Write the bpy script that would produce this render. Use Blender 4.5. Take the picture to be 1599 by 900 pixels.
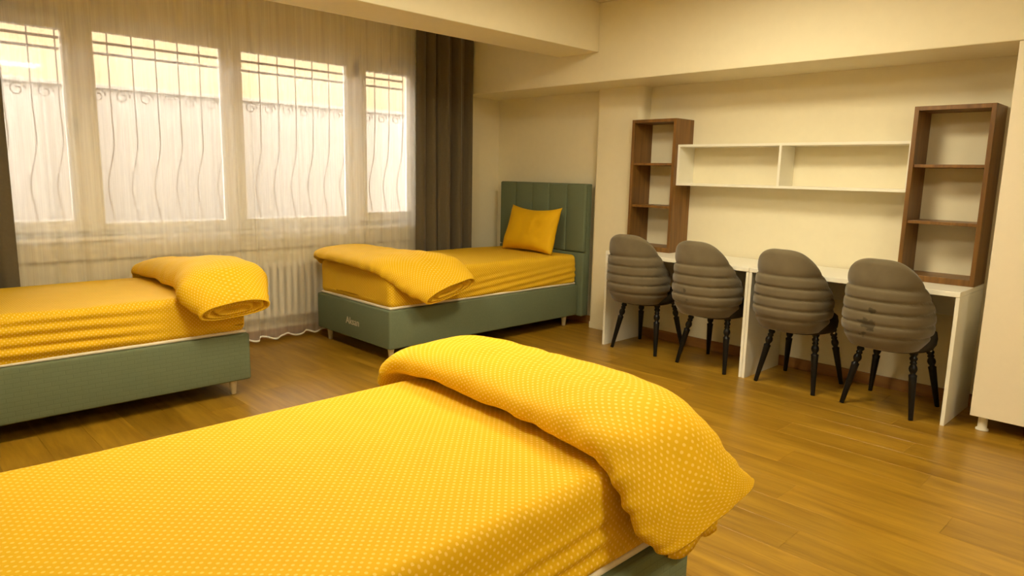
import bpy, bmesh, math, random
from mathutils import Vector, Matrix, noise

random.seed(7)
for o in list(bpy.data.objects):
    bpy.data.objects.remove(o, do_unlink=True)
SC = bpy.context.scene
COL = SC.collection
PI = math.pi

# ------------------------------------------------------------------ camera
CAM_H = 1.33
F_PX = 1083.46
pitch, yaw, roll = math.radians(-9.373), math.radians(44.327), math.radians(1.246)
fw = Vector((math.sin(yaw)*math.cos(pitch), math.cos(yaw)*math.cos(pitch), math.sin(pitch)))
rt = Vector((math.cos(yaw), -math.sin(yaw), 0.0))
up = rt.cross(fw)
rt2 = rt*math.cos(roll) + up*math.sin(roll)
up2 = up*math.cos(roll) - rt*math.sin(roll)
cam_data = bpy.data.cameras.new('camera')
cam_data.sensor_fit = 'HORIZONTAL'
cam_data.sensor_width = 36.0
cam_data.lens = F_PX/1599.0*36.0
cam_data.clip_start = 0.05
cam_data.clip_end = 100
cam = bpy.data.objects.new('camera', cam_data)
COL.objects.link(cam)
cam.matrix_world = Matrix((
    (rt2.x, up2.x, -fw.x, 0.0),
    (rt2.y, up2.y, -fw.y, 0.0),
    (rt2.z, up2.z, -fw.z, CAM_H),
    (0, 0, 0, 1)))
SC.camera = cam

# ------------------------------------------------------------------ world (hazy bright sky)
world = bpy.data.worlds.new('world')
SC.world = world
world.use_nodes = True
bg = world.node_tree.nodes['Background']
bg.inputs['Color'].default_value = (1.0, 0.95, 0.87, 1)
bg.inputs['Strength'].default_value = 17.5

# sun high over the street behind the window
sun_d = bpy.data.lights.new('sun', 'SUN')
sun_d.energy = 4.0
sun_d.color = (1.0, 0.92, 0.80)
sun_d.angle = math.radians(3)
sun = bpy.data.objects.new('sun', sun_d)
COL.objects.link(sun)
sun.rotation_euler = Vector((-0.45, 0.55, -0.9)).to_track_quat('-Z', 'Y').to_euler()

# lamp strength of the ceiling panels (panels themselves are built further down)
PANEL_STRENGTH = 41.0
PANEL_COLOR = (1.0, 0.89, 0.62)

SC.view_settings.view_transform = 'Standard'
SC.view_settings.look = 'None'
SC.view_settings.exposure = 0.14
SC.view_settings.gamma = 1.0
SC.view_settings.use_curve_mapping = False

# ------------------------------------------------------------------ materials
def new_mat(name):
    m = bpy.data.materials.new(name)
    m.use_nodes = True
    nt = m.node_tree
    b = nt.nodes['Principled BSDF']
    return m, nt, b

def N(nt, t, **kw):
    n = nt.nodes.new(t)
    for k, v in kw.items():
        setattr(n, k, v)
    return n

def mathn(nt, op, a, b=None, c=None):
    n = nt.nodes.new('ShaderNodeMath')
    n.operation = op
    for i, v in enumerate((a, b, c)):
        if v is None:
            continue
        if isinstance(v, (int, float)):
            n.inputs[i].default_value = v
        else:
            nt.links.new(v, n.inputs[i])
    return n.outputs[0]

def bump(nt, b, height, strength=0.3, dist=0.002):
    n = nt.nodes.new('ShaderNodeBump')
    n.inputs['Strength'].default_value = strength
    n.inputs['Distance'].default_value = dist
    nt.links.new(height, n.inputs['Height'])
    nt.links.new(n.outputs[0], b.inputs['Normal'])

def mixc(nt, fac, c1, c2):
    n = nt.nodes.new('ShaderNodeMix')
    n.data_type = 'RGBA'
    for s, v in ((n.inputs[0], fac), (n.inputs[6], c1), (n.inputs[7], c2)):
        if isinstance(v, (int, float)):
            s.default_value = v
        elif isinstance(v, tuple):
            s.default_value = (*v, 1) if len(v) == 3 else v
        else:
            nt.links.new(v, s)
    return n.outputs[2]

def plain(name, col, rough=0.6, noise_scale=40, amt=0.04, bmp=0.0, spec=0.5, metal=0.0):
    m, nt, b = new_mat(name)
    tc = N(nt, 'ShaderNodeTexCoord')
    nz = N(nt, 'ShaderNodeTexNoise')
    nz.inputs['Scale'].default_value = noise_scale
    nz.inputs['Detail'].default_value = 3
    nt.links.new(tc.outputs['Object'], nz.inputs['Vector'])
    d = tuple(max(0, c*(1-amt*2)) for c in col)
    l = tuple(min(1, c*(1+amt*2)) for c in col)
    nt.links.new(mixc(nt, nz.outputs[0], d, l), b.inputs['Base Color'])
    b.inputs['Roughness'].default_value = rough
    b.inputs['Specular IOR Level'].default_value = spec
    b.inputs['Metallic'].default_value = metal
    if bmp:
        bump(nt, b, nz.outputs[0], bmp, 0.002)
    return m

def fabric(name, col, weave=900.0, bmp=0.25, rough=0.9, amt=0.08, sheen=0.0):
    m, nt, b = new_mat(name)
    tc = N(nt, 'ShaderNodeTexCoord')
    nz = N(nt, 'ShaderNodeTexNoise')
    nz.inputs['Scale'].default_value = weave*0.12
    nz.inputs['Detail'].default_value = 4
    nt.links.new(tc.outputs['Object'], nz.inputs['Vector'])
    n2 = N(nt, 'ShaderNodeTexNoise')
    n2.inputs['Scale'].default_value = 5
    nt.links.new(tc.outputs['Object'], n2.inputs['Vector'])
    d = tuple(c*(1-amt*2) for c in col)
    l = tuple(min(1, c*(1+amt*2)) for c in col)
    s = mathn(nt, 'ADD', mathn(nt, 'MULTIPLY', nz.outputs[0], 0.6), mathn(nt, 'MULTIPLY', n2.outputs[0], 0.4))
    nt.links.new(mixc(nt, s, d, l), b.inputs['Base Color'])
    b.inputs['Roughness'].default_value = rough
    b.inputs['Specular IOR Level'].default_value = 0.15
    b.inputs['Sheen Weight'].default_value = sheen
    bump(nt, b, nz.outputs[0], bmp, 0.0015)
    return m

def bed_fabric(name, col):
    """sage upholstery with a brick-like woven relief"""
    m, nt, b = new_mat(name)
    uv = N(nt, 'ShaderNodeUVMap')
    mp = N(nt, 'ShaderNodeMapping')
    mp.inputs['Scale'].default_value = (1, 1, 1)
    nt.links.new(uv.outputs[0], mp.inputs[0])
    br = N(nt, 'ShaderNodeTexBrick')
    br.inputs['Scale'].default_value = 1.0
    br.inputs['Brick Width'].default_value = 0.062
    br.inputs['Row Height'].default_value = 0.023
    br.inputs['Mortar Size'].default_value = 0.0022
    br.inputs['Mortar Smooth'].default_value = 0.6
    br.inputs['Color1'].default_value = (*col, 1)
    br.inputs['Color2'].default_value = (*[c*1.05 for c in col], 1)
    br.inputs['Mortar'].default_value = (*[c*0.90 for c in col], 1)
    nt.links.new(mp.outputs[0], br.inputs['Vector'])
    nz = N(nt, 'ShaderNodeTexNoise')
    nz.inputs['Scale'].default_value = 160
    nt.links.new(uv.outputs[0], nz.inputs['Vector'])
    c = mixc(nt, mathn(nt, 'MULTIPLY', nz.outputs[0], 0.35), br.outputs['Color'], tuple(x*0.75 for x in col))
    nt.links.new(c, b.inputs['Base Color'])
    b.inputs['Roughness'].default_value = 0.85
    b.inputs['Specular IOR Level'].default_value = 0.2
    h = mathn(nt, 'ADD', mathn(nt, 'MULTIPLY', br.outputs['Fac'], -0.7), mathn(nt, 'MULTIPLY', nz.outputs[0], 0.4))
    bump(nt, b, h, 0.25, 0.002)
    return m

def dotted(name, col, dot, pitch_m=0.0165, rad=0.0034, rough=0.75):
    """cotton with a staggered grid of small pale dots, in UV metres"""
    m, nt, b = new_mat(name)
    uv = N(nt, 'ShaderNodeUVMap')
    sp = N(nt, 'ShaderNodeSeparateXYZ')
    nt.links.new(uv.outputs[0], sp.inputs[0])
    u = mathn(nt, 'DIVIDE', sp.outputs[0], pitch_m)
    v = mathn(nt, 'DIVIDE', sp.outputs[1], pitch_m)
    def cell(du, dv):
        fu = mathn(nt, 'SUBTRACT', mathn(nt, 'FRACT', mathn(nt, 'ADD', u, du)), 0.5)
        fv = mathn(nt, 'SUBTRACT', mathn(nt, 'FRACT', mathn(nt, 'ADD', v, dv)), 0.5)
        d2 = mathn(nt, 'ADD', mathn(nt, 'MULTIPLY', fu, fu), mathn(nt, 'MULTIPLY', fv, fv))
        return mathn(nt, 'SQRT', d2)
    d = mathn(nt, 'MINIMUM', cell(0, 0), cell(0.5, 0.5))
    mr = N(nt, 'ShaderNodeMapRange')
    mr.interpolation_type = 'SMOOTHSTEP'
    r = rad/pitch_m
    mr.inputs['From Min'].default_value = r*1.3
    mr.inputs['From Max'].default_value = r*0.6
    nt.links.new(d, mr.inputs['Value'])
    nz = N(nt, 'ShaderNodeTexNoise')
    nz.inputs['Scale'].default_value = 9
    nt.links.new(uv.outputs[0], nz.inputs['Vector'])
    base = mixc(nt, nz.outputs[0], tuple(c*0.94 for c in col), tuple(min(1, c*1.05) for c in col))
    nt.links.new(mixc(nt, mr.outputs[0], base, dot), b.inputs['Base Color'])
    b.inputs['Roughness'].default_value = rough
    b.inputs['Specular IOR Level'].default_value = 0.25
    b.inputs['Sheen Weight'].default_value = 0.0
    wv = N(nt, 'ShaderNodeTexNoise')
    wv.inputs['Scale'].default_value = 22
    wv.inputs['Detail'].default_value = 3
    nt.links.new(uv.outputs[0], wv.inputs['Vector'])
    bump(nt, b, wv.outputs[0], 0.25, 0.006)
    return m

def wood(name, c1, c2, scale=(1, 1, 1), rough=0.4, grain=14, rnd=0.0, spec=0.5, axis='Y', bmp=0.08):
    m, nt, b = new_mat(name)
    tc = N(nt, 'ShaderNodeTexCoord')
    oi = N(nt, 'ShaderNodeObjectInfo')
    mp = N(nt, 'ShaderNodeMapping')
    s = {'X': (1.0, grain, grain), 'Y': (grain, 1.0, grain), 'Z': (grain, grain, 1.0)}[axis]
    mp.inputs['Scale'].default_value = s
    nt.links.new(tc.outputs['Object'], mp.inputs[0])
    add = N(nt, 'ShaderNodeVectorMath', operation='ADD')
    nt.links.new(mp.outputs[0], add.inputs[0])
    sc = N(nt, 'ShaderNodeVectorMath', operation='SCALE')
    comb = N(nt, 'ShaderNodeCombineXYZ')
    for i in range(3):
        nt.links.new(oi.outputs['Random'], comb.inputs[i])
    nt.links.new(comb.outputs[0], sc.inputs[0])
    sc.inputs['Scale'].default_value = 57.0
    nt.links.new(sc.outputs[0], add.inputs[1])
    nz = N(nt, 'ShaderNodeTexNoise')
    nz.inputs['Scale'].default_value = 1.6
    nz.inputs['Detail'].default_value = 6
    nz.inputs['Roughness'].default_value = 0.62
    nz.inputs['Distortion'].default_value = 0.5
    nt.links.new(add.outputs[0], nz.inputs['Vector'])
    rp = N(nt, 'ShaderNodeValToRGB')
    rp.color_ramp.elements[0].position = 0.3
    rp.color_ramp.elements[0].color = (*c1, 1)
    rp.color_ramp.elements[1].position = 0.68
    rp.color_ramp.elements[1].color = (*c2, 1)
    nt.links.new(nz.outputs[0], rp.inputs[0])
    out = rp.outputs[0]
    if rnd:
        hv = N(nt, 'ShaderNodeHueSaturation')
        nt.links.new(out, hv.inputs['Color'])
        nt.links.new(mathn(nt, 'ADD', mathn(nt, 'MULTIPLY', oi.outputs['Random'], rnd), 1-rnd/2), hv.inputs['Value'])
        out = hv.outputs[0]
    nt.links.new(out, b.inputs['Base Color'])
    b.inputs['Roughness'].default_value = rough
    b.inputs['Specular IOR Level'].default_value = spec
    bump(nt, b, nz.outputs[0], bmp, 0.002)
    return m

def velvet(name, col, stain=None):
    m, nt, b = new_mat(name)
    tc = N(nt, 'ShaderNodeTexCoord')
    nz = N(nt, 'ShaderNodeTexNoise')
    nz.inputs['Scale'].default_value = 14
    nz.inputs['Detail'].default_value = 5
    nt.links.new(tc.outputs['Object'], nz.inputs['Vector'])
    c = mixc(nt, nz.outputs[0], tuple(x*0.82 for x in col), tuple(x*1.18 for x in col))
    if stain:
        for (p, r) in stain:
            d = N(nt, 'ShaderNodeVectorMath', operation='DISTANCE')
            nt.links.new(tc.outputs['Object'], d.inputs[0])
            d.inputs[1].default_value = p
            n3 = N(nt, 'ShaderNodeTexNoise')
            n3.inputs['Scale'].default_value = 30
            nt.links.new(tc.outputs['Object'], n3.inputs['Vector'])
            dd = mathn(nt, 'ADD', d.outputs['Value'], mathn(nt, 'MULTIPLY', mathn(nt, 'SUBTRACT', n3.outputs[0], 0.5), r*1.6))
            mr = N(nt, 'ShaderNodeMapRange')
            mr.inputs['From Min'].default_value = r
            mr.inputs['From Max'].default_value = r*0.75
            mr.inputs['To Max'].default_value = 0.8
            nt.links.new(dd, mr.inputs['Value'])
            c = mixc(nt, mr.outputs[0], c, tuple(x*0.35 for x in col))
    nt.links.new(c, b.inputs['Base Color'])
    b.inputs['Roughness'].default_value = 0.85
    b.inputs['Specular IOR Level'].default_value = 0.15
    b.inputs['Sheen Weight'].default_value = 0.35
    b.inputs['Sheen Roughness'].default_value = 0.4
    n4 = N(nt, 'ShaderNodeTexNoise')
    n4.inputs['Scale'].default_value = 180
    nt.links.new(tc.outputs['Object'], n4.inputs['Vector'])
    bump(nt, b, n4.outputs[0], 0.2, 0.001)
    return m

def sheer_mat(name):
    m, nt, b = new_mat(name)
    nt.nodes.remove(b)
    out = [n for n in nt.nodes if n.type == 'OUTPUT_MATERIAL'][0]
    tr = N(nt, 'ShaderNodeBsdfTransparent')
    tr.inputs[0].default_value = (1, 0.98, 0.95, 1)
    tl = N(nt, 'ShaderNodeBsdfTranslucent')
    tl.inputs[0].default_value = (0.95, 0.92, 0.86, 1)
    df = N(nt, 'ShaderNodeBsdfDiffuse')
    df.inputs[0].default_value = (0.93, 0.90, 0.82, 1)
    mx = N(nt, 'ShaderNodeMixShader')
    mx.inputs[0].default_value = 0.42
    nt.links.new(tl.outputs[0], mx.inputs[1])
    nt.links.new(df.outputs[0], mx.inputs[2])
    uv = N(nt, 'ShaderNodeUVMap')
    mp = N(nt, 'ShaderNodeMapping')
    mp.inputs['Scale'].default_value = (140, 3, 1)
    nt.links.new(uv.outputs[0], mp.inputs[0])
    nz = N(nt, 'ShaderNodeTexNoise')
    nz.inputs['Scale'].default_value = 1
    nt.links.new(mp.outputs[0], nz.inputs['Vector'])
    mp2 = N(nt, 'ShaderNodeMapping')
    mp2.inputs['Scale'].default_value = (14, 0.35, 1)
    nt.links.new(uv.outputs[0], mp2.inputs[0])
    nz2 = N(nt, 'ShaderNodeTexNoise')
    nz2.inputs['Scale'].default_value = 1
    nz2.inputs['Detail'].default_value = 3
    nt.links.new(mp2.outputs[0], nz2.inputs['Vector'])
    fac = mathn(nt, 'ADD', mathn(nt, 'ADD', mathn(nt, 'MULTIPLY', nz.outputs[0], 0.14), mathn(nt, 'MULTIPLY', nz2.outputs[0], 0.26)), 0.21)
    m2 = N(nt, 'ShaderNodeMixShader')
    nt.links.new(fac, m2.inputs[0])
    nt.links.new(tr.outputs[0], m2.inputs[1])
    nt.links.new(mx.outputs[0], m2.inputs[2])
    nt.links.new(m2.outputs[0], out.inputs[0])
    return m

def emit(name, col, s):
    m, nt, b = new_mat(name)
    b.inputs['Base Color'].default_value = (0.9, 0.9, 0.9, 1)
    b.inputs['Emission Color'].default_value = (*col, 1)
    b.inputs['Emission Strength'].default_value = s
    return m

M = dict(
    wall=plain('painted_wall', (0.82, 0.75, 0.55), 0.75, 18, 0.015, 0.05),
    ceiling=plain('ceiling_paint', (0.84, 0.77, 0.58), 0.8, 18, 0.015, 0.05),
    floor_sub=plain('floor_base', (0.20, 0.10, 0.02), 0.7),
    plank=wood('laminate_plank', (0.200, 0.098, 0.005), (0.39, 0.218, 0.018), rough=0.30, grain=11, rnd=0.22, spec=0.5, bmp=0.04),
    base_wood=wood('wood_baseboard', (0.22, 0.09, 0.02), (0.36, 0.17, 0.04), rough=0.45, grain=12),
    white_lam=plain('white_laminate', (0.86, 0.83, 0.72), 0.35, 30, 0.01),
    wardrobe=plain('cream_laminate', (0.82, 0.74, 0.58), 0.4, 30, 0.01),
    walnut=wood('walnut', (0.11, 0.045, 0.006), (0.25, 0.115, 0.020), rough=0.42, grain=16, axis='Z'),
    pvc=plain('white_window_frame', (0.88, 0.86, 0.78), 0.3, 20, 0.01),
    sill=plain('window_ledge_stone', (0.72, 0.68, 0.55), 0.4, 60, 0.05),
    sage=bed_fabric('sage_woven_upholstery', (0.150, 0.182, 0.105)),
    sage_plain=fabric('sage_upholstery', (0.150, 0.182, 0.112)),
    mattress=fabric('cream_mattress', (0.78, 0.70, 0.55)),
    sheet=dotted('yellow_dotted_sheet', (0.74, 0.435, 0.003), (0.85, 0.585, 0.115), 0.0210, 0.0034),
    duvet=dotted('yellow_dotted_duvet', (0.76, 0.447, 0.003), (0.87, 0.60, 0.125), 0.0210, 0.0034),
    pillow=dotted('yellow_pillow_cotton', (0.75, 0.43, 0.002), (0.77, 0.455, 0.010)),
    stitch=fabric('beige_embroidery', (0.55, 0.50, 0.36)),
    leg_cream=plain('cream_plastic_leg', (0.80, 0.72, 0.54), 0.4),
    velvet=velvet('taupe_velvet', (0.150, 0.120, 0.072)),
    velvet_b=velvet('taupe_velvet_spotted', (0.150, 0.120, 0.072), [((-0.26, 0.03, 0.57), 0.022), ((-0.26, 0.02, 0.51), 0.032)]),
    velvet_d=velvet('taupe_velvet_stained', (0.150, 0.120, 0.072), [((-0.25, 0.00, 0.62), 0.022), ((-0.25, 0.01, 0.54), 0.042), ((-0.25, 0.05, 0.47), 0.035), ((-0.25, -0.02, 0.46), 0.03), ((-0.25, 0.07, 0.55), 0.02)]),
    seat=fabric('dark_seat_fabric', (0.045, 0.036, 0.024)),
    black=plain('black_lacquered_wood', (0.005, 0.004, 0.004), 0.3, 40, 0.05, spec=0.3),
    steel=plain('steel_bracket', (0.6, 0.6, 0.58), 0.3, metal=1.0),
    drape=fabric('taupe_drape', (0.120, 0.096, 0.060), 500, 0.2, 0.85, 0.08, 0.2),
    sheer=sheer_mat('sheer_voile'),
    hem=fabric('hem_tape', (0.85, 0.82, 0.72)),
    iron=plain('wrought_iron', (0.10, 0.07, 0.05), 0.5),
    radiator=plain('radiator_enamel', (0.86, 0.82, 0.70), 0.35),
    stucco=plain('orange_stucco', (0.170, 0.118, 0.064), 0.9, 30, 0.05, 0.2),
    pale_wall=plain('pale_render', (0.125, 0.111, 0.097), 0.9, 25, 0.04, 0.2),
    ground=plain('outside_paving', (0.16, 0.145, 0.12), 0.9, 20, 0.08),
    panel=emit('lamp_diffuser', PANEL_COLOR, PANEL_STRENGTH),
    white_metal=plain('white_metal', (0.85, 0.85, 0.82), 0.4),
    shutter=plain('roller_shutter', (0.55, 0.42, 0.30), 0.6),
)
m = bpy.data.materials.new('window_glass')
m.use_nodes = True
nt = m.node_tree
nt.nodes.remove(nt.nodes['Principled BSDF'])
_o = [n for n in nt.nodes if n.type == 'OUTPUT_MATERIAL'][0]
_t = nt.nodes.new('ShaderNodeBsdfTransparent')
_g = nt.nodes.new('ShaderNodeBsdfGlossy')
_g.inputs['Roughness'].default_value = 0.02
_mx = nt.nodes.new('ShaderNodeMixShader')
_fr = nt.nodes.new('ShaderNodeFresnel')
_fr.inputs[0].default_value = 1.45
nt.links.new(_fr.outputs[0], _mx.inputs[0])
nt.links.new(_t.outputs[0], _mx.inputs[1])
nt.links.new(_g.outputs[0], _mx.inputs[2])
nt.links.new(_mx.outputs[0], _o.inputs[0])
M['glass'] = m

# ------------------------------------------------------------------ helpers
ORIGIN = {}

def tag(o, label=None, cat=None, group=None, kind=None):
    if label: o['label'] = label
    if cat: o['category'] = cat
    if group: o['group'] = group
    if kind: o['kind'] = kind
    return o

def thing(name, loc, label, cat, group=None, rz=0.0):
    o = bpy.data.objects.new(name, None)
    o.empty_display_size = 0.1
    COL.objects.link(o)
    o.location = loc
    o.rotation_euler = (0, 0, rz)
    ORIGIN[o.name] = Vector(loc)
    return tag(o, label, cat, group)

def link_mesh(name, me, mat, parent=None, smooth=False, origin=None):
    o = bpy.data.objects.new(name, me)
    COL.objects.link(o)
    if mat is not None and not me.materials:
        me.materials.append(M[mat] if isinstance(mat, str) else mat)
    if smooth:
        for p in me.polygons:
            p.use_smooth = True
    if parent is not None:
        o.parent = parent
        ORIGIN[o.name] = ORIGIN[parent.name]
    else:
        ORIGIN[o.name] = Vector(origin or (0, 0, 0))
        o.location = ORIGIN[o.name]
    return o

def box_uv(me):
    uvl = me.uv_layers.new(name='UVMap')
    for p in me.polygons:
        n = p.normal
        a = max(range(3), key=lambda i: abs(n[i]))
        i, j = ((1, 2), (0, 2), (0, 1))[a]
        for li in p.loop_indices:
            co = me.vertices[me.loops[li].vertex_index].co
            uvl.data[li].uv = (co[i], co[j])

def mk(name, verts, faces, mat, parent=None, smooth=False, uvs=None, local=False, origin=None, buv=False):
    """mesh from world-space verts (made relative to the thing's origin)"""
    org = Vector((0, 0, 0))
    if not local:
        org = ORIGIN[parent.name] if parent is not None else Vector(origin or (0, 0, 0))
    me = bpy.data.meshes.new(name)
    me.from_pydata([tuple(Vector(v)-org) for v in verts], [], faces)
    if uvs is not None:
        uvl = me.uv_layers.new(name='UVMap')
        for l in me.loops:
            uvl.data[l.index].uv = uvs[l.vertex_index]
    elif buv:
        me.update()
        box_uv(me)
    me.update()
    return link_mesh(name, me, mat, parent, smooth, org if parent is None else None)

def box_mesh(name, a, b, bevel=0.0, seg=2, uv=False):
    bm = bmesh.new()
    bmesh.ops.create_cube(bm, size=1)
    for v in bm.verts:
        v.co = Vector(((a[i]+b[i])/2 + v.co[i]*(b[i]-a[i])) for i in range(3))
    if bevel > 0:
        bmesh.ops.bevel(bm, geom=list(bm.edges), offset=bevel, segments=seg, affect='EDGES', profile=0.5)
    me = bpy.data.meshes.new(name)
    bm.to_mesh(me)
    bm.free()
    if uv:
        me.update()
        box_uv(me)
    return me

def box(name, a, b, mat, parent=None, bevel=0.0, seg=2, local=False, smooth=False, uv=False):
    org = Vector((0, 0, 0)) if (local or parent is None) else ORIGIN[parent.name]
    if parent is None:
        org = Vector(((a[0]+b[0])/2, (a[1]+b[1])/2, a[2]))
    me = box_mesh(name, Vector(a)-org, Vector(b)-org, bevel, seg, uv)
    o = link_mesh(name, me, mat, parent, False, org if parent is None else None)
    if smooth:
        for p in me.polygons: p.use_smooth = True
    return o

def lathe(name, prof, mat, parent, base=(0, 0, 0), tip=None, n=16, local=False, smooth=True):
    """profile [(r, t)] spun about the segment base->tip (t in 0..1)"""
    base = Vector(base)
    tip = Vector(tip)
    ax = (tip-base)
    L = ax.length
    q = ax.normalized().to_track_quat('Z', 'Y')
    V, Fc = [], []
    for (r, t) in prof:
        for k in range(n):
            a = 2*PI*k/n
            V.append(base + q @ Vector((r*math.cos(a), r*math.sin(a), t*L)))
    for i in range(len(prof)-1):
        for k in range(n):
            k2 = (k+1) % n
            Fc.append((i*n+k, i*n+k2, (i+1)*n+k2, (i+1)*n+k))
    Fc.append(tuple(range(n))[::-1])
    Fc.append(tuple((len(prof)-1)*n+k for k in range(n)))
    return mk(name, V, Fc, mat, parent, smooth, local=local)

def tube_geo(pts, r, n=8, closed=False):
    V, Fc = [], []
    pts = [Vector(p) for p in pts]
    m_ = len(pts)
    for i, p in enumerate(pts):
        if closed:
            t = pts[(i+1) % m_]-pts[i-1]
        else:
            t = pts[min(i+1, m_-1)]-pts[max(i-1, 0)]
        t.normalize()
        ref = Vector((0, 1, 0)) if abs(t.y) < 0.9 else Vector((1, 0, 0))
        s = t.cross(ref).normalized()
        u = s.cross(t)
        for k in range(n):
            a = 2*PI*k/n
            V.append(p + s*(r*math.cos(a)) + u*(r*math.sin(a)))
    rows = m_ if closed else m_-1
    for i in range(rows):
        for k in range(n):
            i2 = (i+1) % m_
            k2 = (k+1) % n
            Fc.append((i*n+k, i2*n+k, i2*n+k2, i*n+k2))
    if not closed:
        Fc.append(tuple(range(n)))
        Fc.append(tuple((m_-1)*n+k for k in range(n))[::-1])
    return V, Fc

def struct(o):
    o['kind'] = 'structure'
    return o

def copy_tree(o, parent=None):
    c = o.copy()
    COL.objects.link(c)
    c.parent = parent
    if parent is None:
        ORIGIN[c.name] = Vector(c.location)
    else:
        ORIGIN[c.name] = ORIGIN[parent.name]
    for ch in list(o.children):
        copy_tree(ch, c)
    return c

def smooth01(t):
    t = max(0.0, min(1.0, t))
    return t*t*(3-2*t)

# ------------------------------------------------------------------ room shell
X0, X1 = -0.55, 4.82        # left wall face, desk wall face
Y0, Y1 = -2.30, 5.17        # back wall face, window wall face
ZC = 2.624
WX0, WX1, WZ0, WZ1 = 0.50, 3.86, 0.865, 2.27   # window opening

struct(box('floor', (X0-0.1, Y0-0.1, -0.12), (X1+0.1, Y1+0.05, -0.012), 'floor_sub'))
FLOOR = bpy.data.objects['floor']
# laminate planks running along Y, each its own piece
PW, PL = 0.193, 1.29
pm = box_mesh('plank', (-PW/2+0.0002, -PL/2+0.0002, -0.012), (PW/2-0.0002, PL/2-0.0002, 0.0), 0.0005, 1)
pm.materials.append(M['plank'])
half = {}
ix = 0
x = X0
while x < X1-0.005:
    w = min(PW, X1-x)
    y = Y0 - (ix*0.43 % 1.0)*PL
    while y < Y1:
        a, b_ = max(y, Y0), min(y+PL, Y1)
        if b_-a > 0.02:
            if b_-a > PL-1e-4 and w > PW-1e-4:
                me = pm
            else:
                key = (round(w, 3), round(b_-a, 3))
                if key not in half:
                    half[key] = box_mesh('plank', (-w/2+0.0002, -(b_-a)/2+0.0002, -0.012), (w/2-0.0002, (b_-a)/2-0.0002, 0.0), 0.0005, 1)
                    half[key].materials.append(M['plank'])
                me = half[key]
            o = bpy.data.objects.new('plank', me)
            COL.objects.link(o)
            o.parent = FLOOR
            o.location = Vector((x+w/2, (a+b_)/2, 0.0)) - FLOOR.location
        y += PL
    x += PW
    ix += 1

struct(box('ceiling', (X0-0.1, Y0-0.1, ZC), (X1+0.1, Y1+0.25, ZC+0.1), 'ceiling'))
struct(box('wall_left', (X0-0.12, Y0-0.1, -0.1), (X0, Y1+0.25, ZC), 'wall'))
struct(box('wall_back', (X0, Y0-0.12, -0.1), (X1, Y0, ZC), 'wall'))
struct(box('wall_right', (X1, Y0-0.1, -0.1), (X1+0.14, Y1+0.25, ZC), 'wall'))
# window wall with opening: one mesh
def window_wall():
    V, Fc = [], []
    def bx(a, b):
        i = len(V)
        V.extend([(a[0], a[1], a[2]), (b[0], a[1], a[2]), (b[0], b[1], a[2]), (a[0], b[1], a[2]),
                  (a[0], a[1], b[2]), (b[0], a[1], b[2]), (b[0], b[1], b[2]), (a[0], b[1], b[2])])
        Fc.extend([tuple(i+k for k in f) for f in ((0, 3, 2, 1), (4, 5, 6, 7), (0, 1, 5, 4), (1, 2, 6, 5), (2, 3, 7, 6), (3, 0, 4, 7))])
    yb = Y1+0.20
    bx((X0, Y1, -0.1), (WX0, yb, ZC))
    bx((WX1, Y1, -0.1), (X1, yb, ZC))
    bx((WX0, Y1, -0.1), (WX1, yb, WZ0))
    bx((WX0, Y1, WZ1), (WX1, yb, ZC))
    return struct(mk('wall_window', V, Fc, 'wall'))
window_wall()

# bulkhead above the desk niche, beam in front of the window, column beside the niche
BX, BZ = 4.323, 2.040
struct(box('trim_1', (BX, Y0, BZ), (X1, Y1, ZC), 'wall', bevel=0.006))
struct(box('trim_2', (X0, 3.531, 2.261), (BX, 3.932, ZC), 'wall', bevel=0.005))
# column with softly rounded edges
def column():
    xs, xe, ya, yb = 4.700, X1, 3.372, 3.835
    V, Fc, prof = [], [], []
    r1, r2 = 0.05, 0.035
    prof.append((xe, ya))
    for k in range(9):
        a = PI*1.5 - (PI/2)*k/8
        prof.append((xs+r1+r1*math.cos(a), ya+r1+r1*math.sin(a)))
    for k in range(9):
        a = PI - (PI/2)*k/8
        prof.append((xs+r2+r2*math.cos(a), yb-r2+r2*math.sin(a)))
    prof.append((xe, yb))
    n = len(prof)
    for z in (0.0, BZ):
        V += [(p[0], p[1], z) for p in prof]
    Fc = [(k, k+1, n+k+1, n+k) for k in range(n-1)]
    Fc.append(tuple(range(n))[::-1])
    Fc.append(tuple(range(n, 2*n)))
    return struct(mk('wall_column', V, Fc, 'wall'))
column()

# baseboards
struct(box('baseboard_right', (X1-0.016, 0.0, 0.0), (X1, 3.371, 0.075), 'base_wood', bevel=0.003))
struct(box('baseboard_headboard', (X1-0.016, 3.837, 0.0), (X1, Y1-0.001, 0.075), 'base_wood', bevel=0.003))
struct(box('baseboard_column', (4.692, 3.43, 0.0), (4.6995, 3.82, 0.055), 'wall', bevel=0.002))
struct(box('baseboard_window', (X0, Y1-0.014, 0.0), (X1-0.016, Y1, 0.075), 'base_wood', bevel=0.003))
struct(box('baseboard_left', (X0, Y0, 0.0), (X0+0.014, Y1-0.014, 0.075), 'base_wood', bevel=0.003))
struct(box('baseboard_back', (X0+0.014, Y0, 0.0), (X1, Y0+0.014, 0.075), 'base_wood', bevel=0.003))

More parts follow.
